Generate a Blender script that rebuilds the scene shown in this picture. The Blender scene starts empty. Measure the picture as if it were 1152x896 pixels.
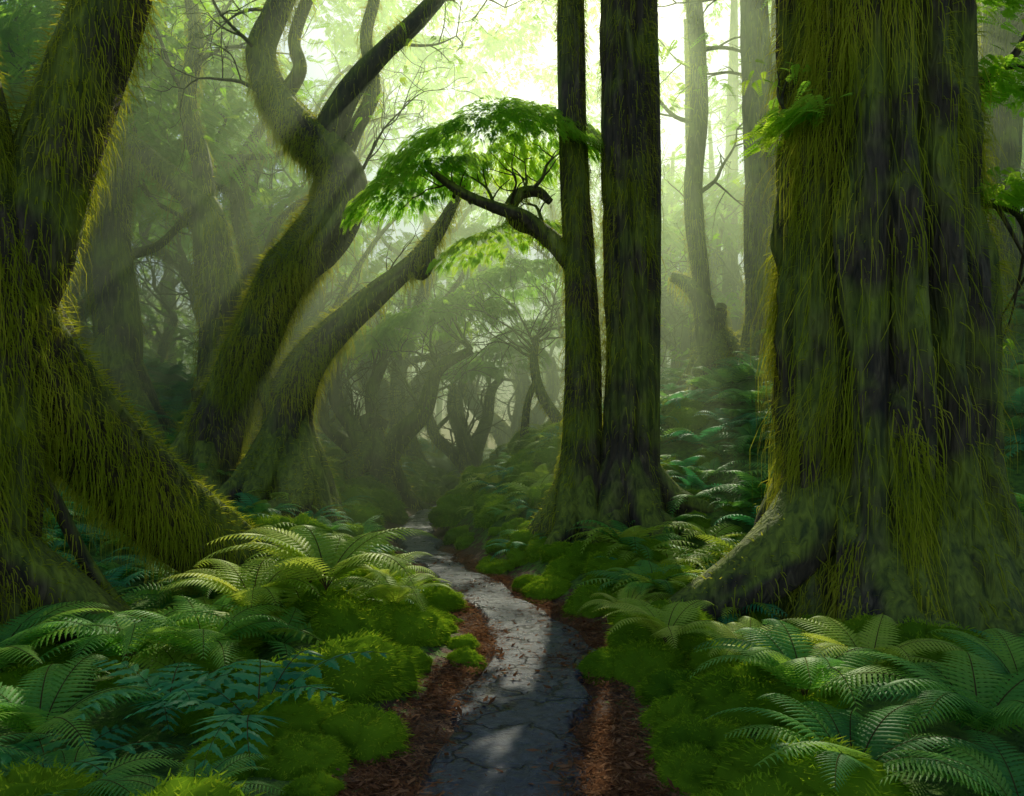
import bpy, math, numpy as np
from mathutils import Vector
R = np.random.RandomState(7)
rad = math.radians
scene = bpy.context.scene

# ---------------------------------------------------------------- noise
def _h(i):
    v = np.sin(i[:,0]*127.1+i[:,1]*311.7+i[:,2]*74.7)*43758.5453
    return v-np.floor(v)
def vnoise(p):
    p = np.asarray(p,float); i=np.floor(p); f=p-i; u=f*f*(3-2*f); o=0
    for a in (0,1):
        for b in (0,1):
            for c in (0,1):
                w=(u[:,0] if a else 1-u[:,0])*(u[:,1] if b else 1-u[:,1])*(u[:,2] if c else 1-u[:,2])
                o=o+w*_h(i+np.array([a,b,c]))
    return o
def fbm(p,o=3):
    s=0;a=.5
    for k in range(o):
        s=s+a*vnoise(p*(2**k)+k*17.3); a*=.5
    return s/(1-.5**o)
def sm(a,b,x):
    t=np.clip((x-a)/(b-a),0,1); return t*t*(3-2*t)

# ---------------------------------------------------------------- terrain
PY=np.array([-12,0,3.5,4.5,5.2,6.4,7.6,8.8,10.2,12,14,16.5,19,22,26,32,40,60,130.])
PX=np.array([-.6,-.25,-.08,0,.1,.3,.02,-.4,-.85,-1.35,-1.7,-1.95,-1.85,-1.45,-.9,-.2,-.5,0,0])
yy=np.linspace(-12,130,3000); xx=np.interp(yy,PY,PX)
k=np.hanning(31);k/=k.sum(); xx=np.convolve(np.pad(xx,15,'edge'),k,'valid')
def pathx(y): return np.interp(y,yy,xx)
def terr(x,y):
    x=np.asarray(x,float); y=np.asarray(y,float)
    d=x-pathx(y); tR=np.maximum(0,d-.6); tL=np.maximum(0,-d-.6)
    S=sm(6,15,y)
    h=S*(.75*(1-np.exp(-tR))+.42*np.minimum(tR,16)) + S*(.35*(1-np.exp(-tL))+.33*np.minimum(tL,18))
    h=h*(1-.55*sm(26,60,y))
    off=np.clip((np.abs(d)-.35)/.8,0,1)
    h=h+off*(.07*np.sin(x*1.9+y*.7)+.05*np.sin(y*2.3-x*1.1)+.04*np.sin(x*4.1+1)*np.sin(y*3.7))+off*.06
    return h

# ---------------------------------------------------------------- mesh builder
class MB:
    def __init__(s): s.v=[];s.f=[];s.m=[];s.r=[];s.n=0
    def add(s,v,f,mat=0,rnd=None):
        v=np.asarray(v,float).reshape(-1,3); f=np.asarray(f,int).reshape(-1,4)
        s.v.append(v); s.f.append(f+s.n); s.m.append(np.full(len(f),mat))
        s.r.append(np.full(len(v),.5) if rnd is None else np.broadcast_to(rnd,(len(v),)).astype(float)); s.n+=len(v)
    def mesh(s,name,mats,smooth=True):
        v=np.concatenate(s.v);f=np.concatenate(s.f);m=np.concatenate(s.m);r=np.concatenate(s.r)
        me=bpy.data.meshes.new(name)
        me.vertices.add(len(v)); me.vertices.foreach_set('co',v.ravel().astype(np.float32))
        me.loops.add(len(f)*4); me.loops.foreach_set('vertex_index',f.ravel().astype(np.int32))
        me.polygons.add(len(f)); me.polygons.foreach_set('loop_start',np.arange(0,len(f)*4,4,dtype=np.int32))
        for mt in mats: me.materials.append(mt)
        me.polygons.foreach_set('material_index',m.astype(np.int32))
        me.polygons.foreach_set('use_smooth',np.full(len(f),smooth))
        a=me.attributes.new('rnd','FLOAT','POINT'); a.data.foreach_set('value',r.astype(np.float32))
        me.update(calc_edges=True); 
        return me
    def obj(s,name,mats,smooth=True,link=True):
        o=bpy.data.objects.new(name,s.mesh(name,mats,smooth))
        if link: scene.collection.objects.link(o)
        return o

def grid_faces(n,m,wrap):
    i=np.arange(n-1)[:,None]; j=np.arange(m if wrap else m-1)[None,:]
    a=i*m+j; b=i*m+(j+1)%m; c=(i+1)*m+(j+1)%m; d=(i+1)*m+j
    return np.stack([a,b,c,d],-1).reshape(-1,4)

def catmull(P,step):
    P=np.asarray(P,float); P=np.vstack([2*P[0]-P[1],P,2*P[-1]-P[-2]]); out=[]
    for i in range(1,len(P)-2):
        L=np.linalg.norm(P[i+1,:3]-P[i,:3]); n=max(2,int(L/step))
        t=np.linspace(0,1,n,endpoint=False)[:,None]
        a,b,c,d=P[i-1],P[i],P[i+1],P[i+2]
        out.append(.5*((2*b)+(-a+c)*t+(2*a-5*b+4*c-d)*t*t+(-a+3*b-3*c+d)*t**3))
    out.append(P[-2][None]); return np.vstack(out)

def tube(mb,P,sides=16,step=.1,bark=.1,lobe=0.,lf=1.3,mat=0,surf=None,flute=0.,nf=9):
    C=catmull(P,step); r=np.maximum(C[:,3],.002); C=C[:,:3].copy()
    n=len(C)
    T=np.gradient(C,axis=0); T/=np.linalg.norm(T,axis=1)[:,None]+1e-9
    u=np.cross(T[0],[0.3,1,.1]); u/=np.linalg.norm(u); U=[u]
    for i in range(1,n):
        u=u-T[i]*u.dot(T[i]); u/=np.linalg.norm(u)+1e-9; U.append(u)
    U=np.array(U); W=np.cross(T,U)
    th=np.linspace(0,2*np.pi,sides,endpoint=False)
    L=np.concatenate([[0],np.cumsum(np.linalg.norm(np.diff(C,axis=0),axis=1))])
    TH,LL=np.meshgrid(th,L); RR=np.repeat(r[:,None],sides,1)
    sd=R.rand()*50
    twist=TH+.25*LL
    q=np.stack([np.cos(twist)*lf+sd,np.sin(twist)*lf+sd,LL*.35],-1).reshape(-1,3)
    lo=(fbm(q,2)-.5).reshape(TH.shape)
    q2=np.stack([np.cos(TH)*lf*3.3+sd,np.sin(TH)*lf*3.3,LL*1.1],-1).reshape(-1,3)
    ba=(1-np.abs(2*fbm(q2,3)-1)).reshape(TH.shape)-.6
    rr=RR*(1+lobe*2*lo+bark*ba)
    if flute:
        ph=nf*TH/2+2.6*lo*2+.5*np.sin(LL*.5+sd)
        rr=rr*(1+flute*(np.abs(np.sin(ph))**.6-.75))
    D=U[:,None,:]*np.cos(TH)[...,None]+W[:,None,:]*np.sin(TH)[...,None]
    V=C[:,None,:]+D*rr[...,None]
    mb.add(V.reshape(-1,3),grid_faces(n,sides,True),mat)
    if surf is not None: surf.append((V.reshape(-1,3),D.reshape(-1,3),RR.ravel()))
    return C,T,r

def ribbons(mb,pos,nrm,length,width,mat,hang=True,out=.05,segs=3):
    n=len(pos); s=np.linspace(0,1,segs+1)
    side=np.cross(nrm,[0,0,1.])+R.randn(n,3)*.35; side/=np.linalg.norm(side,axis=1)[:,None]+1e-9
    jit=R.randn(n,3)*.22; jit[:,2]*=.3
    V=np.zeros((n,segs+1,2,3)); ro=(.4+R.rand(n))
    for k,t in enumerate(s):
        if hang:
            c=pos+nrm*(out*min(1,t*2.2)*ro)[:,None]
            c=c+np.array([0,0,-1.])*(length*t**1.25)[:,None]+jit*(length*t)[:,None]*.7*math.sin(t*2.4)
        else:
            dd=nrm+jit*2.0
            c=pos+dd*(length*t)[:,None]+np.array([0,0,-1.])*(length*t*t*.45)[:,None]
        w=width*(1-t*.85)
        V[:,k,0]=c-side*w[:,None]; V[:,k,1]=c+side*w[:,None]
    base=np.arange(n)*(segs+1)*2; f=[]
    for k in range(segs):
        f.append(np.stack([base+2*k,base+2*k+1,base+2*k+3,base+2*k+2],-1))
    rn=np.repeat(np.clip(R.rand(n)*.6+fbm(pos*2.2,2)*.5,0,1),(segs+1)*2)
    mb.add(V.reshape(-1,3),np.concatenate(f),mat,rn)

def moss(mb,surf,n,lmin,lmax,w,mat=1,patch=.42,short=.05,out=.05):
    V=np.vstack([a[0] for a in surf]);D=np.vstack([a[1] for a in surf]);rr=np.concatenate([a[2] for a in surf])
    p=np.clip(rr,.01,None)
    nz=fbm(V*np.array([1.6,1.6,.7]),3); p=p*np.clip((nz-patch)*6,0.1,1)
    idx=R.choice(len(V),n,p=p/p.sum())
    P=V[idx]+R.randn(n,3)*.02; Nn=D[idx]
    L=(lmin+(lmax-lmin)*R.rand(n)**2.5)
    up=Nn[:,2]>.25
    ribbons(mb,P[~up],Nn[~up],L[~up],np.full((~up).sum(),w),mat,True,out)
    m=int(up.sum())
    if m: ribbons(mb,P[up],Nn[up],short*(.5+R.rand(m)),np.full(m,w*1.3),mat,False,segs=2)
    idx=R.choice(len(V),n//2,p=p/p.sum()); m=len(idx)
    ribbons(mb,V[idx]+R.randn(m,3)*.015,D[idx],short*(.4+.8*R.rand(m)),np.full(m,w*1.3),mat,False,segs=2)

# leaf spray template
def make_spray(pairs=9):
    V=[];F=[]
    def q(a,b,c,d):
        n=len(V);V.extend([a,b,c,d]);F.append([n,n+1,n+2,n+3])
    for i in range(pairs):
        t=(i+.6)/pairs; x=t; l=.34*(1-t*.7); z=-.22*x*x
        for sg in (-1,1):
            dx,dy=.55,.83*sg
            b=np.array([x,0,z]); tip=b+np.array([dx*l,dy*l,-.12*l]); mid=b+np.array([dx*l*.5,dy*l*.5,.02*l])
            pr=np.array([-dy,dx,0])*l*.26
            q(b,mid+pr,tip,mid-pr)
    q([0,-.008,0],[0,.008,0],[1,.005,-.22],[1,-.005,-.22])
    return np.array(V,float),np.array(F)
SP=make_spray()
def eulm(rx,ry,rz):
    cx,sx,cy,sy,cz,sz=np.cos(rx),np.sin(rx),np.cos(ry),np.sin(ry),np.cos(rz),np.sin(rz)
    M=np.zeros((len(rx),3,3))
    M[:,0,0]=cz*cy;M[:,0,1]=cz*sy*sx-sz*cx;M[:,0,2]=cz*sy*cx+sz*sx
    M[:,1,0]=sz*cy;M[:,1,1]=sz*sy*sx+cz*cx;M[:,1,2]=sz*sy*cx-cz*sx
    M[:,2,0]=-sy;M[:,2,1]=cy*sx;M[:,2,2]=cy*cx
    return M
def sprays(mb,pos,yaw,pitch,size,mat):
    n=len(pos); M=eulm(R.randn(n)*.35,pitch,yaw)
    V=np.einsum('nij,kj->nki',M,SP[0])*size[:,None,None]+pos[:,None,:]
    k=len(SP[0]); F=SP[1][None]+(np.arange(n)*k)[:,None,None]
    rn=np.repeat(np.clip(R.rand(n)*.5+fbm(pos*1.5,2)*.6,0,1),k)
    mb.add(V.reshape(-1,3),F.reshape(-1,4),mat,rn)
def pad(mb,c,rx,ry,rz,n,size,mat=2,tilt=0.,keepv=.24):
    a=R.rand(n)*2*np.pi; r=np.sqrt(R.rand(n))
    x=r*np.cos(a);y=r*np.sin(a)
    z=rz*(1-r*r)+rz*.3*(R.rand(n)-.7)
    pos=np.stack([c[0]+x*rx,c[1]+y*ry,c[2]+z+tilt*x*rx],-1)
    pos[:,2]+=.25*rz*(vnoise(pos*2.5)-.5)*2
    keep=vnoise(pos*2.1+9)>keepv
    pos=pos[keep];a=a[keep];r=r[keep];m=len(pos)
    sprays(mb,pos,a+R.randn(m)*.5,.05+.6*r**2+R.rand(m)*.3,size*(.6+.7*R.rand(m)),mat)

def grow(mb,p,d,L,r,depth,ends,surf=None,grav=.0,spread=.8):
    n=5; pts=[[*p,r]]; q=np.array(p,float); d=np.array(d,float)
    for i in range(1,n):
        d=d+R.randn(3)*.28+np.array([0,0,grav]); d/=np.linalg.norm(d)
        q=q+d*L/(n-1); pts.append([*q,max(.004,r*(1-.75*i/(n-1)))])
        if depth>0 and i>0:
            for _ in range(1 if i<n-1 else 2):
                dd=d+R.randn(3)*spread; dd/=np.linalg.norm(dd)
                grow(mb,q,dd,L*(.45+.3*R.rand()),r*.5*(1-.4*i/n),depth-1,ends,None,grav,spread)
    tube(mb,pts,7 if r>.02 else 4,max(.08,L/12),.05,surf=surf)
    if depth==0: ends.append((q,d))
def leaf_ends(mb,ends,per,size,mat=2):
    if not ends: return
    P=np.array([e[0] for e in ends]); P=np.repeat(P,per,0); n=len(P)
    P=P+R.randn(n,3)*np.array([.8,.8,.3])*size
    sprays(mb,P,R.rand(n)*6.28,R.rand(n)*.6,size*(.6+.8*R.rand(n)),mat)
def roots(mb,X,Y,r,n,ln,surf,a0=0,off=None,hz=1.5):
    off=r*.45 if off is None else off
    for i in range(n):
        a=a0+6.283*i/n+R.randn()*.2; l=ln*(.7+.6*R.rand()); pts=[]
        for t,rr in ((-.3,.3),(.0,.5),(.35,.42),(.65,.26),(1,.1)):
            aa=a+.3*t*R.randn(); dist=off+l*t
            x=X+math.cos(aa)*dist;y=Y+math.sin(aa)*dist
            g=float(terr(x,y)); z=g+(r*hz*(1-t)**3)+rr*r*.2-(.1 if t==1 else 0)
            pts.append([x,y,z,rr*r])
        tube(mb,pts,14,.06,.2,.15,surf=surf)

# ---------------------------------------------------------------- materials
def nm(name):
    m=bpy.data.materials.new(name); m.use_nodes=True; nt=m.node_tree
    return m,nt,nt.nodes['Principled BSDF'],nt.nodes['Material Output']
def N(nt,t,**k):
    n=nt.nodes.new(t)
    for a,b in k.items():
        if a.startswith('i_'): n.inputs[a[2:].replace('_',' ')].default_value=b
        else: setattr(n,a,b)
    return n
def ramp(nt,stops):
    r=nt.nodes.new('ShaderNodeValToRGB'); e=r.color_ramp.elements
    while len(e)<len(stops): e.new(.5)
    for x,(p,c) in zip(e,stops): x.position=p; x.color=(*c,1)
    return r
def leafmat(name,cols,rough=.5,tr=.35,nscale=1.5,inst=False,tv=1.5):
    m,nt,b,o=nm(name); L=nt.links.new
    at=N(nt,'ShaderNodeAttribute',attribute_name='rnd')
    tc=N(nt,'ShaderNodeTexCoord') if not inst else N(nt,'ShaderNodeNewGeometry')
    nz=N(nt,'ShaderNodeTexNoise',i_Scale=nscale,i_Detail=1); L(tc.outputs['Object' if not inst else 'Position'],nz.inputs['Vector'])
    a=N(nt,'ShaderNodeMath',operation='MULTIPLY_ADD'); L(at.outputs['Fac'],a.inputs[0]); a.inputs[1].default_value=.45
    b2=N(nt,'ShaderNodeMath',operation='MULTIPLY'); L(nz.outputs['Fac'],b2.inputs[0]); b2.inputs[1].default_value=.6
    L(b2.outputs[0],a.inputs[2])
    r=ramp(nt,cols); L(a.outputs[0],r.inputs['Fac'])
    df=N(nt,'ShaderNodeBsdfDiffuse') if rough>.7 else b
    L(r.outputs['Color'],df.inputs[0])
    if df is b: b.inputs['Roughness'].default_value=rough; b.inputs['Specular IOR Level'].default_value=.25
    t=N(nt,'ShaderNodeBsdfTranslucent'); mx=N(nt,'ShaderNodeMixShader'); mx.inputs[0].default_value=tr
    hs=N(nt,'ShaderNodeHueSaturation'); hs.inputs['Value'].default_value=tv; hs.inputs['Hue'].default_value=.485; L(r.outputs['Color'],hs.inputs['Color']); L(hs.outputs[0],t.inputs['Color'])
    L(df.outputs[0],mx.inputs[1]); L(t.outputs[0],mx.inputs[2]); L(mx.outputs[0],o.inputs['Surface'])
    return m
M_moss=leafmat('hanging_moss',[(.15,(.13,.18,.012)),(.5,(.35,.4,.025)),(.85,(.66,.62,.07))],.8,.5,1.2,False,1.4)
M_moss2=leafmat('cushion_moss',[(.15,(.09,.21,.012)),(.5,(.27,.45,.02)),(.85,(.55,.62,.035))],.8,.4,1.6,True,1.4)
M_leaf=leafmat('canopy_leaf',[(.2,(.09,.26,.02)),(.5,(.2,.43,.03)),(.85,(.42,.55,.045))],.8,.6,.6,True,1.8)
M_fern=leafmat('fern_frond',[(.2,(.05,.21,.045)),(.5,(.14,.39,.06)),(.85,(.34,.55,.06))],.5,.4,.5,True,1.7)
M_fernY=leafmat('fern_frond_yellow',[(.2,(.24,.4,.03)),(.5,(.44,.6,.06)),(.85,(.66,.72,.12))],.5,.4,.8,True,1.3)
M_fernT=leafmat('fern_frond_teal',[(.2,(.025,.18,.08)),(.5,(.06,.33,.12)),(.85,(.15,.46,.14))],.5,.35,.5,True,1.7)
def barkmat():
    m,nt,b,o=nm('mossy_bark'); L=nt.links.new
    tc=N(nt,'ShaderNodeTexCoord'); mp=N(nt,'ShaderNodeMapping'); mp.inputs['Scale'].default_value=(9,9,1.6); L(tc.outputs['Object'],mp.inputs[0])
    n1=N(nt,'ShaderNodeTexNoise',i_Scale=1.6,i_Detail=5,i_Distortion=1.2); L(mp.outputs[0],n1.inputs['Vector'])
    n2=N(nt,'ShaderNodeTexNoise',i_Scale=1.4,i_Detail=4); L(tc.outputs['Object'],n2.inputs['Vector'])
    g=N(nt,'ShaderNodeNewGeometry'); sx=N(nt,'ShaderNodeSeparateXYZ'); L(g.outputs['Normal'],sx.inputs[0])
    ma=N(nt,'ShaderNodeMath',operation='MULTIPLY_ADD'); L(sx.outputs['Z'],ma.inputs[0]); ma.inputs[1].default_value=.35; L(n2.outputs['Fac'],ma.inputs[2])
    rf=ramp(nt,[(.44,(0,0,0)),(.62,(1,1,1))]); L(ma.outputs[0],rf.inputs['Fac'])
    rb=ramp(nt,[(.3,(.016,.013,.009)),(.55,(.075,.055,.032)),(.8,(.19,.15,.085))]); L(n1.outputs['Fac'],rb.inputs['Fac'])
    rm=ramp(nt,[(.3,(.05,.075,.008)),(.7,(.25,.3,.025))]); L(n1.outputs['Fac'],rm.inputs['Fac'])
    mx=N(nt,'ShaderNodeMix',data_type='RGBA'); L(rf.outputs['Color'],mx.inputs[0]); L(rb.outputs['Color'],mx.inputs[6]); L(rm.outputs['Color'],mx.inputs[7])
    L(mx.outputs[2],b.inputs['Base Color']); b.inputs['Roughness'].default_value=.8
    bp=N(nt,'ShaderNodeBump',i_Strength=.9,i_Distance=.05); L(n1.outputs['Fac'],bp.inputs['Height']); L(bp.outputs[0],b.inputs['Normal'])
    return m
M_bark=barkmat()
def groundmat():
    m,nt,b,o=nm('forest_floor'); L=nt.links.new
    at=N(nt,'ShaderNodeAttribute',attribute_name='rnd'); tc=N(nt,'ShaderNodeTexCoord')
    n1=N(nt,'ShaderNodeTexNoise',i_Scale=14,i_Detail=5); L(tc.outputs['Object'],n1.inputs['Vector'])
    n2=N(nt,'ShaderNodeTexNoise',i_Scale=60,i_Detail=4); L(tc.outputs['Object'],n2.inputs['Vector'])
    rb=ramp(nt,[(.3,(.035,.016,.009)),(.55,(.12,.052,.024)),(.75,(.24,.12,.06))]); L(n2.outputs['Fac'],rb.inputs['Fac'])
    rm=ramp(nt,[(.3,(.03,.08,.01)),(.7,(.15,.28,.02))]); L(n1.outputs['Fac'],rm.inputs['Fac'])
    a=N(nt,'ShaderNodeMath',operation='MULTIPLY_ADD'); L(n1.outputs['Fac'],a.inputs[0]); a.inputs[1].default_value=1.2; L(at.outputs['Fac'],a.inputs[2])
    rf=ramp(nt,[(.76,(0,0,0)),(.9,(1,1,1))]); L(a.outputs[0],rf.inputs['Fac'])
    mx=N(nt,'ShaderNodeMix',data_type='RGBA'); L(rf.outputs['Color'],mx.inputs[0]); L(rb.outputs['Color'],mx.inputs[6]); L(rm.outputs['Color'],mx.inputs[7])
    L(mx.outputs[2],b.inputs['Base Color']); b.inputs['Roughness'].default_value=.85
    bp=N(nt,'ShaderNodeBump',i_Strength=1,i_Distance=.02); L(n2.outputs['Fac'],bp.inputs['Height']); L(bp.outputs[0],b.inputs['Normal'])
    return m
def pathmat():
    m,nt,b,o=nm('wet_slate'); L=nt.links.new
    tc=N(nt,'ShaderNodeTexCoord'); n0=N(nt,'ShaderNodeTexNoise',i_Scale=5,i_Detail=5); L(tc.outputs['Object'],n0.inputs['Vector'])
    ad=N(nt,'ShaderNodeVectorMath',operation='MULTIPLY_ADD'); L(n0.outputs['Color'],ad.inputs[0]); ad.inputs[1].default_value=(.45,.45,0); L(tc.outputs['Object'],ad.inputs[2])
    mp=N(nt,'ShaderNodeMapping'); mp.inputs['Scale'].default_value=(1.5,2.3,0); L(ad.outputs[0],mp.inputs[0])
    vo=N(nt,'ShaderNodeTexVoronoi',feature='DISTANCE_TO_EDGE'); vo.inputs['Scale'].default_value=1; L(mp.outputs[0],vo.inputs['Vector'])
    vc=N(nt,'ShaderNodeTexVoronoi'); vc.inputs['Scale'].default_value=1; L(mp.outputs[0],vc.inputs['Vector'])
    n1=N(nt,'ShaderNodeTexNoise',i_Scale=18,i_Detail=8,i_Roughness=.65); L(tc.outputs['Object'],n1.inputs['Vector'])
    cr=ramp(nt,[(0,(0,0,0)),(.03,(1,1,1))]); L(vo.outputs['Distance'],cr.inputs['Fac'])
    rc=ramp(nt,[(.3,(.022,.028,.048)),(.55,(.055,.07,.11)),(.8,(.14,.16,.21))]); L(n1.outputs['Fac'],rc.inputs['Fac'])
    mx=N(nt,'ShaderNodeMix',data_type='RGBA'); L(cr.outputs['Color'],mx.inputs[0]); mx.inputs[6].default_value=(.02,.016,.012,1); L(rc.outputs['Color'],mx.inputs[7])
    L(mx.outputs[2],b.inputs['Base Color'])
    rr=ramp(nt,[(.35,(.22,)*3),(.65,(.5,)*3)]); L(n0.outputs['Fac'],rr.inputs['Fac']); L(rr.outputs['Color'],b.inputs['Roughness'])
    s=N(nt,'ShaderNodeMath',operation='MULTIPLY_ADD'); L(cr.outputs['Color'],s.inputs[0]); s.inputs[1].default_value=.6; L(n1.outputs['Fac'],s.inputs[2])
    s2=N(nt,'ShaderNodeMath',operation='MULTIPLY_ADD'); L(vc.outputs['Color'],s2.inputs[0]); s2.inputs[1].default_value=.6; L(s.outputs[0],s2.inputs[2])
    bp=N(nt,'ShaderNodeBump',i_Strength=1,i_Distance=.035); L(s2.outputs[0],bp.inputs['Height']); L(bp.outputs[0],b.inputs['Normal'])
    return m
M_litter=leafmat('leaf_litter',[(.2,(.08,.035,.014)),(.5,(.19,.08,.035)),(.85,(.38,.2,.1))],.8,.1,3,True)
TM=[M_bark,M_moss,M_leaf]

# ---------------------------------------------------------------- ground
gx=np.concatenate([-np.geomspace(8,90,40)[::-1],np.linspace(-7.9,7.9,230),np.geomspace(8,90,40)])
gy=np.concatenate([np.linspace(-12,2.5,30)[:-1],np.linspace(2.5,16,200),np.geomspace(16.1,150,90)])
GX,GY=np.meshgrid(gx,gy); GZ=terr(GX,GY); d=np.abs(GX-pathx(GY))
P3=np.stack([GX,GY,GX*0],-1).reshape(-1,3)
GZ=GZ+(fbm(P3*5,3).reshape(GX.shape)-.5)*.06
GZ=GZ-.06*(1-sm(.3,.6,d))
mb=MB(); mb.add(np.stack([GX,GY,GZ],-1),grid_faces(len(gy),len(gx),False),0,np.clip((d-.55)/.9,0,1).ravel())
mb.obj('ground',[groundmat()])
py=np.linspace(1,34,700); mb=MB(); m=27; s=np.linspace(-1,1,m)
cx=pathx(py); wd=.45-.13*sm(4.5,8.5,py)
wl=wd+.24*(vnoise(np.stack([py*2.2,py*0,py*0],-1))-.45); wr=wd+.24*(vnoise(np.stack([py*2.2,py*0+9,py*0],-1))-.45)
Xp=cx[:,None]+np.where(s<0,wl[:,None]*s,wr[:,None]*s); Yp=np.repeat(py[:,None],m,1)
Zp=terr(Xp,Yp)+.02+.03*(fbm(np.stack([Xp*3,Yp*4,Xp*0],-1).reshape(-1,3),3).reshape(Xp.shape)-.4)-.08*sm(.86,1,np.abs(s))[None,:]
mb.add(np.stack([Xp,Yp,Zp],-1),grid_faces(700,m,False)); mb.obj('forest_path',[pathmat()])

# ---------------------------------------------------------------- geometry-nodes scatter
def scatter(name,srcs,pos,rot,scl,idx=None):
    col=bpy.data.collections.new(name+'_parts')
    for o in srcs: col.objects.link(o)
    n=len(pos); me=bpy.data.meshes.new(name); me.vertices.add(n); me.vertices.foreach_set('co',np.asarray(pos,np.float32).ravel())
    a=me.attributes.new('rot','FLOAT_VECTOR','POINT'); a.data.foreach_set('vector',np.asarray(rot,np.float32).ravel())
    a=me.attributes.new('scl','FLOAT','POINT'); a.data.foreach_set('value',np.asarray(scl,np.float32))
    a=me.attributes.new('idx','INT','POINT'); a.data.foreach_set('value',np.asarray(R.randint(0,len(srcs),n) if idx is None else idx,np.int32))
    o=bpy.data.objects.new(name,me); scene.collection.objects.link(o)
    ng=bpy.data.node_groups.new(name,'GeometryNodeTree')
    ng.interface.new_socket(name='Geometry',in_out='INPUT',socket_type='NodeSocketGeometry')
    ng.interface.new_socket(name='Geometry',in_out='OUTPUT',socket_type='NodeSocketGeometry')
    gi=ng.nodes.new('NodeGroupInput');go=ng.nodes.new('NodeGroupOutput')
    ci=ng.nodes.new('GeometryNodeCollectionInfo'); ci.inputs['Collection'].default_value=col
    ci.inputs['Separate Children'].default_value=True; ci.inputs['Reset Children'].default_value=True
    ip=ng.nodes.new('GeometryNodeInstanceOnPoints'); ip.inputs['Pick Instance'].default_value=True
    def na(nme,t):
        q=ng.nodes.new('GeometryNodeInputNamedAttribute'); q.data_type=t; q.inputs['Name'].default_value=nme; return q
    L=ng.links.new
    L(gi.outputs[0],ip.inputs['Points']); L(ci.outputs[0],ip.inputs['Instance'])
    L(na('rot','FLOAT_VECTOR').outputs[0],ip.inputs['Rotation']); L(na('scl','FLOAT').outputs[0],ip.inputs['Scale']); L(na('idx','INT').outputs[0],ip.inputs['Instance Index'])
    L(ip.outputs[0],go.inputs[0])
    md=o.modifiers.new('instances','NODES'); md.node_group=ng
    return o

# ---------------------------------------------------------------- fern meshes
def fern_mesh(nf,pairs,st,Lp=.26,wp=.022,arch=1.,upr=1.,seed=0):
    mb=MB(); rs=np.random.RandomState(seed)
    for i in range(nf):
        a=6.283*i/nf+rs.randn()*.25; L=.85+.3*rs.rand(); el=upr*(.75+.35*rs.rand()); bend=arch*(1.5+.6*rs.rand()); rn=rs.rand()
        K=40; t=np.linspace(0,1,K); ang=el-bend*t**1.3; ds=L/(K-1)
        x=np.concatenate([[0],np.cumsum(np.cos(ang[:-1])*ds)]); z=np.concatenate([[0],np.cumsum(np.sin(ang[:-1])*ds)])
        sway=rs.randn()*.18*t*t
        roll=rs.randn()*.3
        def tr(P):
            P=np.asarray(P); ca,sa=math.cos(a),math.sin(a)
            return np.stack([P[...,0]*ca-P[...,1]*sa,P[...,0]*sa+P[...,1]*ca,P[...,2]],-1)
        w=.006*(1-t*.8)
        mb.add(tr(np.stack([np.stack([x,sway-w,z],-1),np.stack([x,sway+w,z+.002],-1)],1)),grid_faces(K,2,False),1,rn)
        s=np.linspace(0,1,st)
        for k in range(pairs):
            tt=.12+.87*(k+.5)/pairs; xi=np.interp(tt,t,x);zi=np.interp(tt,t,z);an=np.interp(tt,t,ang);sw=np.interp(tt,t,sway)
            l=Lp*min(1,.35+2.6*(tt-.1))*(1-tt)**.75*(.9+.2*rs.rand())+.012
            T=np.array([math.cos(an),0,math.sin(an)]); Nn=np.array([-math.sin(an),0,math.cos(an)])
            for sg in (-1,1):
                f=.25+.35*tt; D=T*f+np.array([0,sg,0])+Nn*(roll*sg*.5); D/=np.linalg.norm(D)
                dr=-.25*l*(s**2)[:,None]*np.array([0,0,1])
                c=np.array([xi,sw,zi])+D*(s*l)[:,None]+dr+T*(.12*l*s*s)[:,None]
                ww=wp*(l/Lp)**.5*np.clip(1-s**2.2,.03,1); 
                if st>4: ww=ww*np.where(np.arange(st)%2==0,1.0,.6)
                a1=c+T*ww[:,None]-Nn*ww[:,None]*.3; a2=c-T*ww[:,None]-Nn*ww[:,None]*.3
                mb.add(tr(np.stack([a1,c,a2],1)),grid_faces(st,3,False),0,np.clip(rn+rs.randn()*.08,0,1))
    return mb
M_stem=leafmat('fern_stem',[(.2,(.06,.04,.015)),(.8,(.12,.1,.03))],.8,0.1,3,True)
FH=[fern_mesh(13,26,11,.29,.023,1.0,1.1,s) for s in (1,2,3)]
FB=[fern_mesh(8,8,9,.36,.06,.9,1.0,s) for s in (5,6)]
FM=[fern_mesh(10,15,4,.29,.033,1.0,1.0,s) for s in (8,9,10)]
me_H=[f.mesh('fern_h',[M_fern,M_stem],False) for f in FH]
me_Y=[f.mesh('fern_y',[M_fernY,M_stem],False) for f in FH]
me_B=[f.mesh('fern_b',[M_fernT,M_stem],False) for f in FB]
me_M=[f.mesh('fern_m',[M_fern,M_stem],False) for f in FM]
me_T=[f.mesh('fern_t',[M_fernT,M_stem],False) for f in FM]
me_MY=[f.mesh('fern_my',[M_fernY,M_stem],False) for f in FM]
def O(name,me): return bpy.data.objects.new(name,me)
def place(name,me,x,y,s,rz=None,dz=0,tilt=(0,0)):
    o=O(name,me); scene.collection.objects.link(o)
    o.location=(x,y,float(terr(x,y))-.02+dz); o.scale=(s,s,s); o.rotation_euler=(tilt[0],tilt[1],R.rand()*6.28 if rz is None else rz); return o
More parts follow.
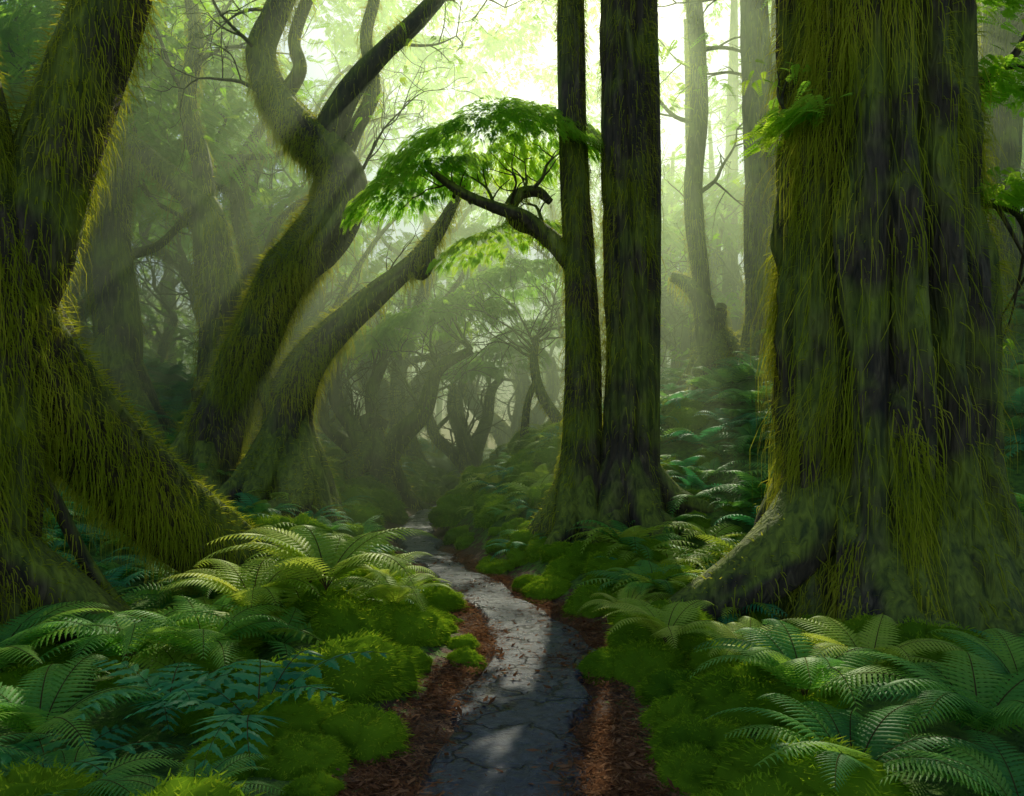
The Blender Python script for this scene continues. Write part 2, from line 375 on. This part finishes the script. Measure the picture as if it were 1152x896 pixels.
for (x,y,s,v,dz) in [(-2.5,4.2,.78,0,.05),(-2.6,5.4,.9,1,.1),(-2.05,5.3,.8,2,.1),(-1.95,3.5,.65,1,0),(-2.7,3.4,.7,2,0),(-3.2,4.9,.9,0,.1),(-1.35,3.35,.42,0,0),
                  (1.65,4.5,.8,0,.1),(1.55,3.6,.72,1,.02),(2.35,4.0,.85,2,.02),(2.9,4.5,.75,0,0),(2.1,3.25,.65,0,0),(3.5,4.8,.75,1,0),(1.3,7.3,.7,1,0),(-2.6,7.2,.8,0,0)]:
    place('fern',me_H[v],x,y,s,dz=dz)
for (x,y,s,v,dz) in [(-1.4,6.0,1.0,0,.38),(-1.95,6.0,.85,1,.25),(-.95,6.5,.6,2,.2),(1.1,5.7,.6,0,.2),(1.55,5.2,.55,1,.12),(-1.75,6.9,.8,2,.3),(-1.2,7.4,.65,0,.2),(2.2,4.9,.7,2,.0),(1.0,6.9,.5,0,.05)]:
    place('golden_fern',me_Y[v],x,y,s,dz=dz)
for (x,y,s,v) in [(-1.35,4.2,.8,0),(-1.95,4.5,.7,1),(-2.2,3.8,.65,0)]:
    place('broadleaf_fern',me_B[v],x,y,s,dz=.06)

def jgrid(x0,x1,y0,y1,st):
    a,b=np.meshgrid(np.arange(x0,x1,st),np.arange(y0,y1,st)); n=a.size
    return a.ravel()+(R.rand(n)-.5)*st*1.1,b.ravel()+(R.rand(n)-.5)*st*1.1
xs=[];ys=[]
for a in [(-9,9,5.5,14,.53),(-14,15,14,24,.8),(-25,25,24,60,1.8)]:
    p=jgrid(*a); xs.append(p[0]);ys.append(p[1])
x=np.concatenate(xs);y=np.concatenate(ys); d=x-pathx(y)
k=(np.abs(d)>np.where(y<7,1.3,.9)+.25*R.rand(len(x)))&(np.hypot(x-3.25,y-7.2)>1.4)&(R.rand(len(x))>.08)
k&=~((x>.5)&(x<3.5)&(y<6.7))
x=x[k];y=y[k];n=len(x)
sz=(.45+.42*R.rand(n))*(1+sm(14,40,y)*.8); sz[np.abs(x-pathx(y))<1.4]*=.75
idx=R.randint(0,3,n)+3*(R.rand(n)<.35); yl=(np.abs(x-pathx(y))<3)&(R.rand(n)<.35); idx[yl]=6+R.randint(0,3,yl.sum())
scatter('fern_undergrowth',[O('um%d'%i,m) for i,m in enumerate(me_M+me_T+me_MY)],np.stack([x,y,terr(x,y)-.03],-1),
   np.stack([R.randn(n)*.15,R.randn(n)*.15,R.rand(n)*6.28],-1),sz,idx)

def cushion(seed):
    rs=np.random.RandomState(seed); mb=MB(); n,m=20,40
    ph=np.linspace(.02,np.pi*.62,n); th=np.linspace(0,2*np.pi,m,endpoint=False); TH,PH=np.meshgrid(th,ph)
    D=np.stack([np.sin(PH)*np.cos(TH),np.sin(PH)*np.sin(TH),np.cos(PH)],-1).reshape(-1,3)
    rr=.72+.55*fbm(D*1.7+seed*7,2)+.1*fbm(D*6+seed,2)-.12*(np.abs(vnoise(D*2.6+seed*3)*2-1)<.18)
    V=D*rr[:,None]*np.array([1,1,.78]); mb.add(V,grid_faces(n,m,True),0,.05)
    idx=rs.choice(len(V),3000,p=np.sin(PH).ravel()/np.sin(PH).sum()); P=V[idx]+rs.randn(3000,3)*.03
    ribbons(mb,P,D[idx],.06+.06*rs.rand(3000),np.full(3000,.013),0,False,segs=1)
    return mb.obj('moss_c%d'%seed,[M_moss2],True,False)
CU=[cushion(s) for s in range(4)]
x,y=jgrid(-3.2,3.2,3.0,13,.34); d=np.abs(x-pathx(y)); n=len(x)
k=(d>np.where(y>5.5,.52,.72))&(R.rand(n)<np.where(d<1.5,.8,.22))&(np.hypot(x-3.25,y-7.2)>.9)
x,y,d=x[k],y[k],d[k]; n=len(x); s=(.1+.16*R.rand(n)**1.3)*(1+.6*(d>.95)*(R.rand(n)<.35))
x2,y2=jgrid(-5,5,13,26,.65); d2=np.abs(x2-pathx(y2)); k=(d2>.75)&(d2<3.5); x2,y2=x2[k],y2[k]
big=np.array([(.95,5.6,.3),(1.2,6.2,.4),(1.3,4.6,.36),(1.7,4.8,.4),(.95,4.5,.22),(.85,3.95,.17),(-.85,6.2,.34),(-1.2,6.0,.4),(-1.5,6.4,.5),(-1.0,5.0,.26),(-1.15,4.3,.3),(-1.0,3.8,.2),(.8,7.6,.28),(-.75,7.8,.3),(-1.3,8.3,.35),(1.1,8.4,.35)])
x=np.concatenate([x,x2,big[:,0]]);y=np.concatenate([y,y2,big[:,1]]);s=np.concatenate([s,.25+.3*R.rand(len(x2)),big[:,2]]);n=len(x)
scatter('moss_cushions',CU,np.stack([x,y,terr(x,y)-s*.12],-1),np.stack([R.randn(n)*.12,R.randn(n)*.12,R.rand(n)*6.28],-1),s)
def litter(seed):
    mb=MB(); n=110; P=np.stack([R.randn(n)*.12,R.randn(n)*.14,.004+.02*R.rand(n)],-1)
    a=R.rand(n)*6.28; l=.012+.035*R.rand(n)**2; w=np.where(R.rand(n)<.25,.3,.06)*l; D=np.stack([np.cos(a),np.sin(a),R.randn(n)*.15],-1);S=np.stack([-np.sin(a),np.cos(a),R.randn(n)*.2],-1)
    V=np.stack([P-D*l[:,None],P+S*w[:,None],P+D*l[:,None],P-S*w[:,None]],1)
    mb.add(V,np.arange(n*4).reshape(-1,4),0,np.repeat(R.rand(n),4)); return mb.obj('lit%d'%seed,[M_litter],False,False)
nl=560; y=3+9*R.rand(nl)**1.6; sg=np.where(R.rand(nl)<.5,-1,1); d=.46+.2*R.rand(nl)-.34*(R.rand(nl)<.1)-.12*sm(4.5,8,y); x=pathx(y)+sg*d
scatter('leaf_litter',[litter(i) for i in range(3)],np.stack([x,y,terr(x,y)+.006],-1),np.stack([x*0,x*0,R.rand(nl)*6.28],-1),.6+.6*R.rand(nl))

# ---------------------------------------------------------------- trees
def LP(X,Y,Z,s,pts): return [[X+a*s,Y+c,Z+b*s,r*s] for a,b,c,r in pts]
mb=MB();sf=[]
tube(mb,[[-3.95,5.3,-.3,.75],[-3.85,5.4,.5,.5],[-3.75,5.5,1.5,.4],[-3.65,5.5,2.5,.36],[-3.75,5.4,3.4,.33],[-3.95,5.3,4.8,.3],[-4.1,5.2,6.6,.3]],60,.05,.2,.18,1.6,surf=sf,flute=.25,nf=7)
tube(mb,[[-3.7,5.5,2.2,.26],[-3.45,5.6,2.9,.28],[-3.28,5.7,3.6,.26],[-3.1,5.8,4.3,.25],[-2.9,5.9,5.1,.23],[-2.7,5.9,6.2,.2]],36,.05,.2,.18,1.6,surf=sf)
tube(mb,[[-3.75,5.4,3.1,.25],[-3.6,5.6,2.5,.35],[-3.45,6.1,1.9,.36],[-3.2,6.7,1.35,.36],[-2.9,7.2,.85,.34],[-2.45,7.6,.42,.29],[-2.0,8.0,.05,.2],[-1.6,8.3,-.2,.08]],50,.045,.22,.22,1.5,surf=sf,flute=.15,nf=6)
tube(mb,[[-3.7,5.4,.9,.3],[-3.4,5.7,.55,.26],[-3.0,5.9,.2,.2],[-2.6,6.1,-.1,.1]],24,.05,.2,.2,surf=sf)
tube(mb,[[-3.6,5.5,1.9,.06],[-3.4,5.9,1.2,.05],[-3.2,6.1,.6,.05],[-2.8,6.3,.0,.04]],8,.06,.1,surf=sf)
moss(mb,sf,28000,.06,.36,.0048,short=.06,patch=.36)
mb.obj('leaning_mossy_tree',TM)
mb=MB();sf=[]; G=3.3;GYy=7.2
tube(mb,[[G+.12,GYy,-.5,1.9],[G+.1,GYy,.0,1.35],[G+.08,GYy,.35,1.06],[G+.05,GYy,.8,.9],[G,GYy,1.5,.81],[G-.0,GYy,2.8,.77],[G-.02,GYy,4.2,.74],[G-.05,GYy,6,.7],[G-.1,GYy,9,.6],[G-.1,GYy,14,.4]],260,.05,.22,.2,1.5,surf=sf,flute=.42,nf=13)
for a,b,z,r in [(-.66,-.2,5,.14),(.62,-.3,5.5,.17),(-.35,-.66,7,.14)]:
    tube(mb,[[G+a*1.6,GYy+b*1.6,-.2,r*1.9],[G+a*1.25,GYy+b*1.25,.5,r*1.3],[G+a,GYy+b,1.6,r],[G+a*.95,GYy+b*.95,z*.6,r*.9],[G+a*.7,GYy+b*.7,z,r*.4]],24,.06,.25,.2,surf=sf)
tube(mb,[[G-.3,GYy-.15,1.6,.2],[G-.6,GYy-.3,1.15,.28],[G-.9,GYy-.4,.78,.28],[G-1.25,GYy-.5,.5,.24],[G-1.6,GYy-.5,.3,.19],[G-2.0,GYy-.5,.1,.12],[G-2.35,GYy-.45,-.1,.06]],32,.05,.22,.25,surf=sf)
roots(mb,G,GYy,.62,9,.85,sf,.3,.75,1.0)
moss(mb,sf,44000,.08,1.0,.0052,short=.06,patch=.46,out=.09)
for (x,z,L,dx) in [(G+.6,3.7,1.5,1),(G+.6,4.7,1.6,1),(G-.6,4.3,.45,-1),(G+.6,5.5,1.6,1)]:
    ee=[]; grow(mb,(x,GYy-.2,z),(dx,-.2,.12),L,.05,1,ee,sf,0,.5); leaf_ends(mb,ee,8,.16)
    n=260 if dx>0 else 160; pos=np.stack([x+dx*L*R.rand(n),GYy-.2+R.randn(n)*.25,z+.12+R.randn(n)*.05],-1); sprays(mb,pos,R.randn(n)*.9+(0 if dx>0 else 3.14),.1+R.rand(n)*.5,.13+.13*R.rand(n),2)
mb.obj('giant_mossy_tree',TM)
s=.01116
mb=MB();sf=[]
tube(mb,LP(.83,10,.48,s,[(-14,-50,0,52),(-4,0,0,36),(4,80,0,23),(6,200,0,18),(0,330,0,16),(-6,480,0,15),(-8,640,0,14),(-8,900,0,12)]),36,.07,.2,.2,surf=sf,flute=.25,nf=7)
tube(mb,LP(.83,10,.48,s,[(-4,300,0,12),(-25,325,0,11),(-48,345,.05,10),(-66,352,.1,9),(-76,366,.1,8),(-66,385,.15,7),(-45,390,.2,6),(-30,378,.2,4)]),12,.04,.15,.1,surf=sf)
tube(mb,LP(.83,10,.48,s,[(-30,328,0,9),(-60,352,-.1,8),(-95,362,-.2,6),(-130,375,-.3,5),(-165,400,-.3,3)]),12,.05,.15,.1,surf=sf)
e=[]
for a,b in [(-76,366),(-95,362),(-60,385),(-50,390),(-120,372),(-140,380),(-40,350)]:
    grow(mb,(.83+a*s,10.05,.48+b*s),(R.randn()*.6-.2,R.randn()*.5,1.),.7,.028,1,e,None,.05,.7)
roots(mb,.8,10,.34,6,.8,sf)
for c,rx,rz,n,t in [((-.25,10.1,5.2),1.4,.62,2500,.14),((.3,10.3,5.5),.9,.45,1000,.0),((-1.2,10,4.8),.9,.3,900,.38),((-.2,10.8,4.3),.9,.22,600,.3)]:
    pad(mb,c,rx,rx*.7,rz,n,.15,2,t,.2)
moss(mb,sf,8000,.05,.35,.005,short=.05)
mb.obj('umbrella_crowned_tree',TM)
mb=MB();sf=[]
tube(mb,LP(1.38,10,.48,s,[(5,-50,0,60),(5,0,0,44),(6,80,0,30),(8,200,0,26),(8,330,0,25),(6,480,0,24),(4,640,0,23),(2,900,0,19),(0,1200,0,14)]),80,.07,.25,.2,1.5,surf=sf,flute=.38,nf=9)
tube(mb,LP(1.38,10,.48,s,[(33,-20,0,14),(35,60,0,8),(36,200,0,7),(38,400,0,6),(34,620,0,5),(32,800,0,4)]),12,.1,.2,.2,surf=sf)
roots(mb,1.45,10,.42,8,.9,sf,.2)
tube(mb,LP(1.38,10,.48,s,[(-5,40,-.2,16),(-20,5,-.5,14),(-40,-30,-.8,10),(-70,-50,-1.0,5)]),12,.05,.2,.2,surf=sf)
moss(mb,sf,12000,.05,.45,.0055,short=.05,patch=.45)
mb.obj('straight_mossy_tree',TM)
s=.0134; X,Y,Z=-3.36,12,1.13
mb=MB();sf=[]
tube(mb,LP(X,Y,Z,s,[(-108,-60,.3,42),(-98,0,.3,30),(-85,55,.2,25),(-57,115,.1,23),(-33,165,0,23),(-7,225,0,24),(37,273,0,27),(57,320,0,27),(43,357,0,24),(10,390,0,21),(-20,430,0,17),(-33,475,0,15),(-15,520,0,13),(5,575,0,11),(0,650,0,9)]),40,.06,.22,.26,1.5,surf=sf,flute=.22,nf=6)
tube(mb,LP(X,Y,Z,s,[(40,360,0,18),(48,395,0,16),(72,438,0,13),(108,478,0,10),(150,518,0,9),(190,570,0,6),(210,640,0,4)]),18,.06,.18,.15,surf=sf)
tube(mb,LP(X,Y,Z,s,[(50,345,.1,11),(72,390,.1,9),(92,440,.2,8),(84,500,.2,7),(95,560,.2,6),(85,640,.2,4)]),14,.07,.15,.1,surf=sf)
tube(mb,LP(X,Y,Z,s,[(-15,420,.1,10),(10,460,.1,8),(2,500,.2,7),(25,560,.2,6),(60,620,.2,4)]),12,.07,.15,.1,surf=sf)
e=[]
for a,b,dx in [(150,518,1),(108,478,.7),(95,560,.4),(-33,475,-1),(-15,520,-.6),(5,575,.3),(190,560,1),(60,320,1),(-30,430,-1)]:
    grow(mb,(X+a*s,Y,Z+b*s),(dx,R.randn()*.5,.7),1.5,.035,2,e,None,.02,.7)
leaf_ends(mb,e,1,.17)
roots(mb,X-104*s,Y+.3,.42,6,.9,sf)
moss(mb,sf,16000,.05,.4,.0065,short=.09)
mb.obj('twisted_mossy_tree',TM)
mb=MB();sf=[]
tube(mb,LP(X,Y,Z,s,[(5,-60,0,54),(0,-15,0,38),(-3,35,0,27),(5,95,0,22),(30,140,0,18),(70,180,0,15),(105,210,0,12),(140,240,0,9),(168,275,0,7),(190,315,0,4)]),40,.05,.22,.26,1.5,surf=sf,flute=.25,nf=6)
tube(mb,LP(X,Y,Z,s,[(135,236,0,8),(150,225,0,6),(160,240,-.1,5),(158,262,-.1,3)]),8,.05,.1,surf=sf)
tube(mb,LP(X,Y,Z,s,[(-5,60,0,18),(-30,105,.1,12),(-55,130,.2,9),(-85,135,.3,5)]),12,.06,.15,.1,surf=sf)
e=[]
for a,b,dx in [(190,310,1),(170,275,.6),(140,240,.3),(105,212,.1)]:
    grow(mb,(X+a*s,Y,Z+b*s),(dx,R.randn()*.3,.6),.8,.02,1,e,None,.02,.7)
roots(mb,X,Y,.52,8,1.1,sf,.5)
moss(mb,sf,11000,.05,.4,.0065,short=.09)
mb.obj('twisted_mossy_tree',TM)
mb=MB();sf=[];s=.0179
tube(mb,LP(-7.97,16,2.3,s,[(0,-60,0,40),(-2,0,0,27),(4,80,0,22),(-4,200,0,20),(3,330,0,18),(-12,480,0,15),(-20,650,0,10)]),20,.1,.2,.25,surf=sf)
tube(mb,LP(-7.97,16,2.3,s,[(0,30,0,18),(30,0,-.3,16),(60,-40,-.5,12),(90,-80,-.6,6)]),12,.1,.2,.2,surf=sf)
e=[]
for b,dx in [(380,1),(430,-1),(500,1),(300,-1),(560,.5)]: grow(mb,(-7.97,16,2.3+b*s),(dx,-.3,.5),2.6,.09,2,e,sf,.03,.7)
leaf_ends(mb,e,2,.3); roots(mb,-7.97,16,.55,6,1,sf); moss(mb,sf,6000,.08,.5,.008,short=.08)
mb.obj('mossy_tree',TM)
mb=MB();sf=[];s=.0162
tube(mb,LP(-5.28,14.5,2.25,s,[(5,-60,0,36),(0,0,0,26),(0,90,0,22),(-7,160,0,20),(-22,225,0,17),(-62,262,0,13),(-105,300,0,9),(-140,310,0,5)]),20,.08,.2,.2,surf=sf)
tube(mb,LP(-5.28,14.5,2.25,s,[(-18,215,0,13),(-22,270,0,11),(-40,350,0,10),(-32,420,.1,8),(-50,520,.1,5)]),14,.08,.2,.2,surf=sf)
e=[]
for a,b,dx in [(-35,380,1),(-32,420,.8),(-105,300,-.5),(-40,350,-1),(-45,480,.6)]: grow(mb,(-5.28+a*s,14.5,2.25+b*s),(dx,0,.6),2,.05,2,e,None,.03,.7)
leaf_ends(mb,e,1,.3); roots(mb,-5.2,14.5,.45,6,1,sf); moss(mb,sf,6000,.08,.4,.008,short=.08)
mb.obj('mossy_tree',TM)
# sinuous trees further back
def snaky(X,Y,H,r,ph):
    mb=MB();sf=[];z=float(terr(X,Y))
    T=[]
    for i in range(10):
        t=i/9; T.append([X+.9*math.sin(ph+t*6)*(.15+t),Y+.5*math.cos(ph*2+t*5)*t,z-.4+(H+.4)*t,r*(1.9 if i==0 else 1.25 if i==1 else 1-.72*t)])
    tube(mb,T,22,.1,.2,.25,surf=sf,flute=.2,nf=6); e=[]
    for j,i in enumerate((3,4,5,6,7)):
        p=T[i]; sg=1 if j%2==0 else -1; L=H*.42; B=[]
        for q in range(7):
            u=q/6; B.append([p[0]+sg*(L*.75*u+.25*math.sin(u*7+ph+j)),p[1]+.4*math.sin(u*4+j),p[2]+L*(.25*u+.55*u*u)+.22*math.sin(u*9+j*2),p[3]*(.62-.5*u)])
        tube(mb,B,12,.1,.2,.15,surf=sf)
        for q in (3,5,6): grow(mb,B[q][:3],(sg*.7,R.randn()*.4,.6),1.5,.04,1,e,None,.02,.7)
    leaf_ends(mb,e,2,.26); roots(mb,X,Y,r*1.3,6,.9,sf); moss(mb,sf,8000,.08,.5,.009,short=.1)
    mb.obj('twisted_mossy_tree',TM)
snaky(-5.6,18.5,8.5,.3,.5); snaky(-9.6,19,9.5,.34,2.2); snaky(-3.4,26,9.5,.3,3.6); snaky(2.3,27,8,.26,5.0); snaky(-7.5,24,10,.3,1.3)
def spreading(name,X,Y,Z,pads,link=True,n=1.):
    mb=MB();sf=[];s=.0246;e=[]
    for st in ([(0,-40,0,16),(0,0,0,14),(-15,35,0,9),(-36,70,0,7),(-34,105,0,5)],[(5,-40,0,16),(8,0,0,13),(22,30,0,10),(48,58,0,8),(62,98,0,6),(95,118,0,4)],[(0,-20,0,12),(2,30,.1,8),(-4,75,.3,7),(8,110,.3,5)],[(0,0,0,10),(-20,20,.3,8),(-50,45,.5,6),(-62,85,.5,4)]):
        P=LP(X,Y,Z,s,st); tube(mb,P,12,.1,.2,.2,surf=sf)
        for q in P[-3:]:
            for _ in range(2): grow(mb,q[:3],(R.randn()*.6,R.randn()*.5,1),1.4,.05,2 if link else 1,e,None,.03,.6)
    if link: roots(mb,X,Y,.5,6,1.2,sf)
    for c,rx,rz,nn,t in pads: pad(mb,(X+c[0],Y+c[1],Z+c[2]),rx,rx*.7,rz,int(nn*n),.26,2,t,.15)
    moss(mb,sf,3000,.08,.35,.01,short=.1)
    return mb.obj(name,TM,True,link)
PADS=[((1.4,-.5,3.3),2.0,.6,1300,.25),((3.2,-.5,4.2),1.8,.6,1100,.35),((-.4,-.2,2.9),1.4,.45,600,.1)]
spreading('spreading_tree',-3.3,19,.95,PADS)
mb=MB();sf=[];s=.019;X,Y,Z=1.0,17,2.1
P=LP(X,Y,Z,s,[(20,-45,0,9),(2,-5,0,7),(-20,30,0,6),(-28,65,0,5),(-25,95,0,4)]); tube(mb,P,10,.1,.15,.1,surf=sf)
tube(mb,LP(X,Y,Z,s,[(-40,-30,0,5),(-35,20,0,4),(-24,50,0,3)]),8,.1,surf=sf); e=[]
for i in range(9):
    a=-1.2+2.4*i/8; grow(mb,(X-26*s,Y,Z+(70+3*i)*s),(math.sin(a),R.randn()*.4,math.cos(a)*.8+.2),1.5,.035,2,e,None,.02,.5)
leaf_ends(mb,e,1,.12); moss(mb,sf,1500,.05,.2,.006)
mb.obj('slender_tree',TM)
mb=MB();sf=[];s=.0179;X,Y,Z=4.0,16,3.39
tube(mb,LP(X,Y,Z,s,[(20,-60,0,24),(5,-15,0,17),(-5,25,0,13),(-10,60,0,11),(-28,80,0,8),(-45,88,0,5)]),16,.08,.2,.2,surf=sf)
tube(mb,LP(X,Y,Z,s,[(-5,20,0,9),(-12,90,0,10),(-20,180,0,10),(-14,300,0,9),(-25,480,0,8),(-20,640,0,6)]),14,.1,.2,.2,surf=sf)
roots(mb,X+.1,Y,.35,7,1.2,sf); e=[]
for b,dx in [(180,1),(260,-1),(340,1),(420,-.6)]: grow(mb,(X-.3,Y,Z+b*s),(dx,0,.4),1.8,.05,2,e,None,0,.6)
leaf_ends(mb,e,1,.3); moss(mb,sf,5000,.08,.4,.007,short=.08)
mb.obj('mossy_tree',TM)
for (x,y,r,ln) in [(4.75,15,.27,-.03),(5.35,16,.3,.02),(7.9,13,.3,.02),(8.8,15,.35,0)]:
    mb=MB();sf=[];z=float(terr(x,y))
    tube(mb,[[x,y,z-.4,r*1.9],[x,y,z+.3,r*1.3],[x+ln*2,y,z+2,r],[x+ln*6,y,z+6,r*.9],[x+ln*14,y,z+14,r*.5]],32,.1,.2,.2,1.5,surf=sf,flute=.3,nf=7)
    roots(mb,x,y,r*1.2,6,.9,sf); e=[]
    for i in range(6):
        a=R.rand()*6.28; zz=z+2.2+6*R.rand(); grow(mb,(x,y,zz),(math.cos(a),math.sin(a),.1),2.,.045,1,e,None,-.03,.5)
    leaf_ends(mb,e,6,.3); moss(mb,sf,4000,.08,.5,.007,short=.08)
    mb.obj('conifer_tree',TM)

# distant trees (instanced mass)
VAR=[]
for i in range(4):
    mb=MB();sf=[];r=.24+.12*R.rand(); lx=R.randn()*.4
    tube(mb,[[0,0,-1,r*2],[0,0,0,r*1.7],[0,0,1,r*1.1],[lx*.3,0,5,r],[lx,0,12,r*.8],[lx*1.5,0,19,r*.3]],14,.25,.2,.25,surf=sf)
    e=[]
    for k in range(8):
        a=R.rand()*6.28; grow(mb,(lx*.6,0,3+12*R.rand()),(math.cos(a),math.sin(a),.15),2.2,.05,1,e,None,-.02,.6)
    leaf_ends(mb,e,3,.4); moss(mb,sf,1000,.1,.6,.014,short=.1)
    VAR.append(mb.obj('dt%d'%len(VAR),TM,True,False))
for i in range(4):
    mb=MB();sf=[];r=.22; pts=[[0,0,-1,r*2],[0,0,0,r*1.5]];q=np.array([0,0,.0])
    for k in range(7):
        q=q+np.array([R.randn()*.7,R.randn()*.5,1.1]); pts.append([*q,r*(1-.1*k)])
    tube(mb,pts,14,.15,.2,.25,surf=sf); e=[]
    for p in pts[3:]:
        for _ in range(2): grow(mb,p[:3],(R.randn(),R.randn(),.7),2.6,.1,2,e,None,.05,.7)
    leaf_ends(mb,e,1,.35); moss(mb,sf,2000,.1,.5,.012,short=.1)
    VAR.append(mb.obj('dt%d'%len(VAR),TM,True,False))
for i in range(2): VAR.append(spreading('dt%d'%len(VAR),0,0,.3,PADS if i else [((-1.8,0,3.4),2.,.7,1100,-.2),((1,0,4.2),2.2,.8,1200,.1)],False,.7))
x,y=jgrid(-34,34,20,80,4.5); k=((np.abs(x-pathx(y)-.4)>3.2+.06*y)|(y>64))&(R.rand(len(x))<.7)
k&=~((np.abs(x+2.6)<3)&(y<25)); x,y=x[k],y[k];n=len(x)
idx=np.where((x>3)|(R.rand(n)<.12),R.randint(0,4,n),4+R.randint(0,4,n)); idx[(R.rand(n)<.2)]=8
sc=.8+.45*R.rand(n); cor=(np.abs(x-.6-.1*(y-6))<7.5)&(y<45); hh=np.where(idx<4,21.,12.); sc[cor]=np.minimum(.95,(.68*(y[cor]-5))/hh[cor])
x3=np.array([-7,-1.6,3.4,-10,6.5,0.5,-5,9]);y3=np.array([25,30,25,33,28,46,34,36.]); x=np.concatenate([x,x3]);y=np.concatenate([y,y3]);idx=np.concatenate([idx,[8,9,8,9,9,8,9,8]]);sc=np.concatenate([sc,[1.4,1.2,1.1,2,1.6,2.2,1.9,1.9]]);n=len(x)
scatter('distant_trees',VAR,np.stack([x,y,terr(x,y)],-1),np.stack([R.randn(n)*.04,R.randn(n)*.04,R.rand(n)*6.28],-1),sc,idx)

# high canopy foliage
CL=[]
for i in range(3):
    mb=MB(); pad(mb,(0,0,0),1,1,.3,90,.3,0); pad(mb,(.3,.2,-.5),.7,.7,.2,40,.26,0); CL.append(mb.obj('cl%d'%i,[M_leaf],True,False))
n=2000
x=-28+56*R.rand(n);y=19+40*R.rand(n)**.8;z=5+(.62*y-3)*R.rand(n)**.8
cor=np.abs(x-.1-.1*(y-5))<5+.06*y
gap=cor&(z>.68*(y-5)-2)|(cor&(y<42)&(R.rand(n)<.7))
cl=vnoise(np.stack([x*.26,y*.26,z*.2],-1))<.52
k=~gap&~cl; x,y,z=x[k],y[k],z[k]
xa=-13+6.5*R.rand(100); ya=14+6*R.rand(100); za=7+4.5*R.rand(100); x=np.concatenate([x,xa]);y=np.concatenate([y,ya]);z=np.concatenate([z,za])
xa=-8+16*R.rand(45); ya=42+12*R.rand(45); za=.6*ya-6+7*R.rand(45); x=np.concatenate([x,xa]);y=np.concatenate([y,ya]);z=np.concatenate([z,za]);n=len(x)
scatter('canopy_foliage',CL,np.stack([x,y,z],-1),np.stack([R.randn(n)*.2,R.randn(n)*.2,R.rand(n)*6.28],-1),.8+.9*R.rand(n))

# ---------------------------------------------------------------- mist
def box(name,x0,x1,y0,y1,z0,z1,mat):
    mb=MB(); v=[[x,y,z] for z in (z0,z1) for x,y in ((x0,y0),(x1,y0),(x1,y1),(x0,y1))]
    mb.add(v,[[3,2,1,0],[4,5,6,7],[0,1,5,4],[1,2,6,5],[2,3,7,6],[3,0,4,7]]); return mb.obj(name,[mat],False)
m=bpy.data.materials.new('mist'); m.use_nodes=True; nt=m.node_tree; nt.nodes.clear()
MC=(.8,1.0,.6,1); DEN=.031
vs=nt.nodes.new('ShaderNodeVolumeScatter'); vs.inputs['Color'].default_value=MC; vs.inputs['Density'].default_value=DEN; vs.inputs['Anisotropy'].default_value=.57
va=nt.nodes.new('ShaderNodeVolumeAbsorption'); va.inputs['Color'].default_value=MC; va.inputs['Density'].default_value=DEN
ad=nt.nodes.new('ShaderNodeAddShader'); nt.links.new(vs.outputs[0],ad.inputs[0]); nt.links.new(va.outputs[0],ad.inputs[1])
o=nt.nodes.new('ShaderNodeOutputMaterial'); nt.links.new(ad.outputs[0],o.inputs['Volume'])
box('mist',-45,45,9.2,90,-3,12.5,m)

# ---------------------------------------------------------------- light
EL=37; AZ=6
w=bpy.data.worlds.new('World'); scene.world=w; w.use_nodes=True; nt=w.node_tree
sk=nt.nodes.new('ShaderNodeTexSky'); sk.sky_type='NISHITA'; sk.sun_disc=False; sk.sun_elevation=rad(EL); sk.sun_rotation=rad(AZ)
bg=nt.nodes['Background']; nt.links.new(sk.outputs[0],bg.inputs['Color']); bg.inputs['Strength'].default_value=.12
l=bpy.data.lights.new('sun','SUN'); l.energy=5; l.angle=rad(.5); l.color=(1,.95,.72); lo=bpy.data.objects.new('sun',l); scene.collection.objects.link(lo)
el=rad(EL);az=rad(AZ); dv=Vector((-math.sin(az)*math.cos(el),-math.cos(az)*math.cos(el),-math.sin(el)))
lo.rotation_euler=dv.to_track_quat('-Z','Y').to_euler()
cam=bpy.data.cameras.new('camera'); co=bpy.data.objects.new('camera',cam); scene.collection.objects.link(co)
co.location=(0,0,1.6); co.rotation_euler=(rad(90),0,0); cam.lens=28; cam.sensor_width=36; cam.shift_y=.045; cam.clip_end=500
scene.camera=co
scene.view_settings.view_transform='Standard'; scene.view_settings.look='None'
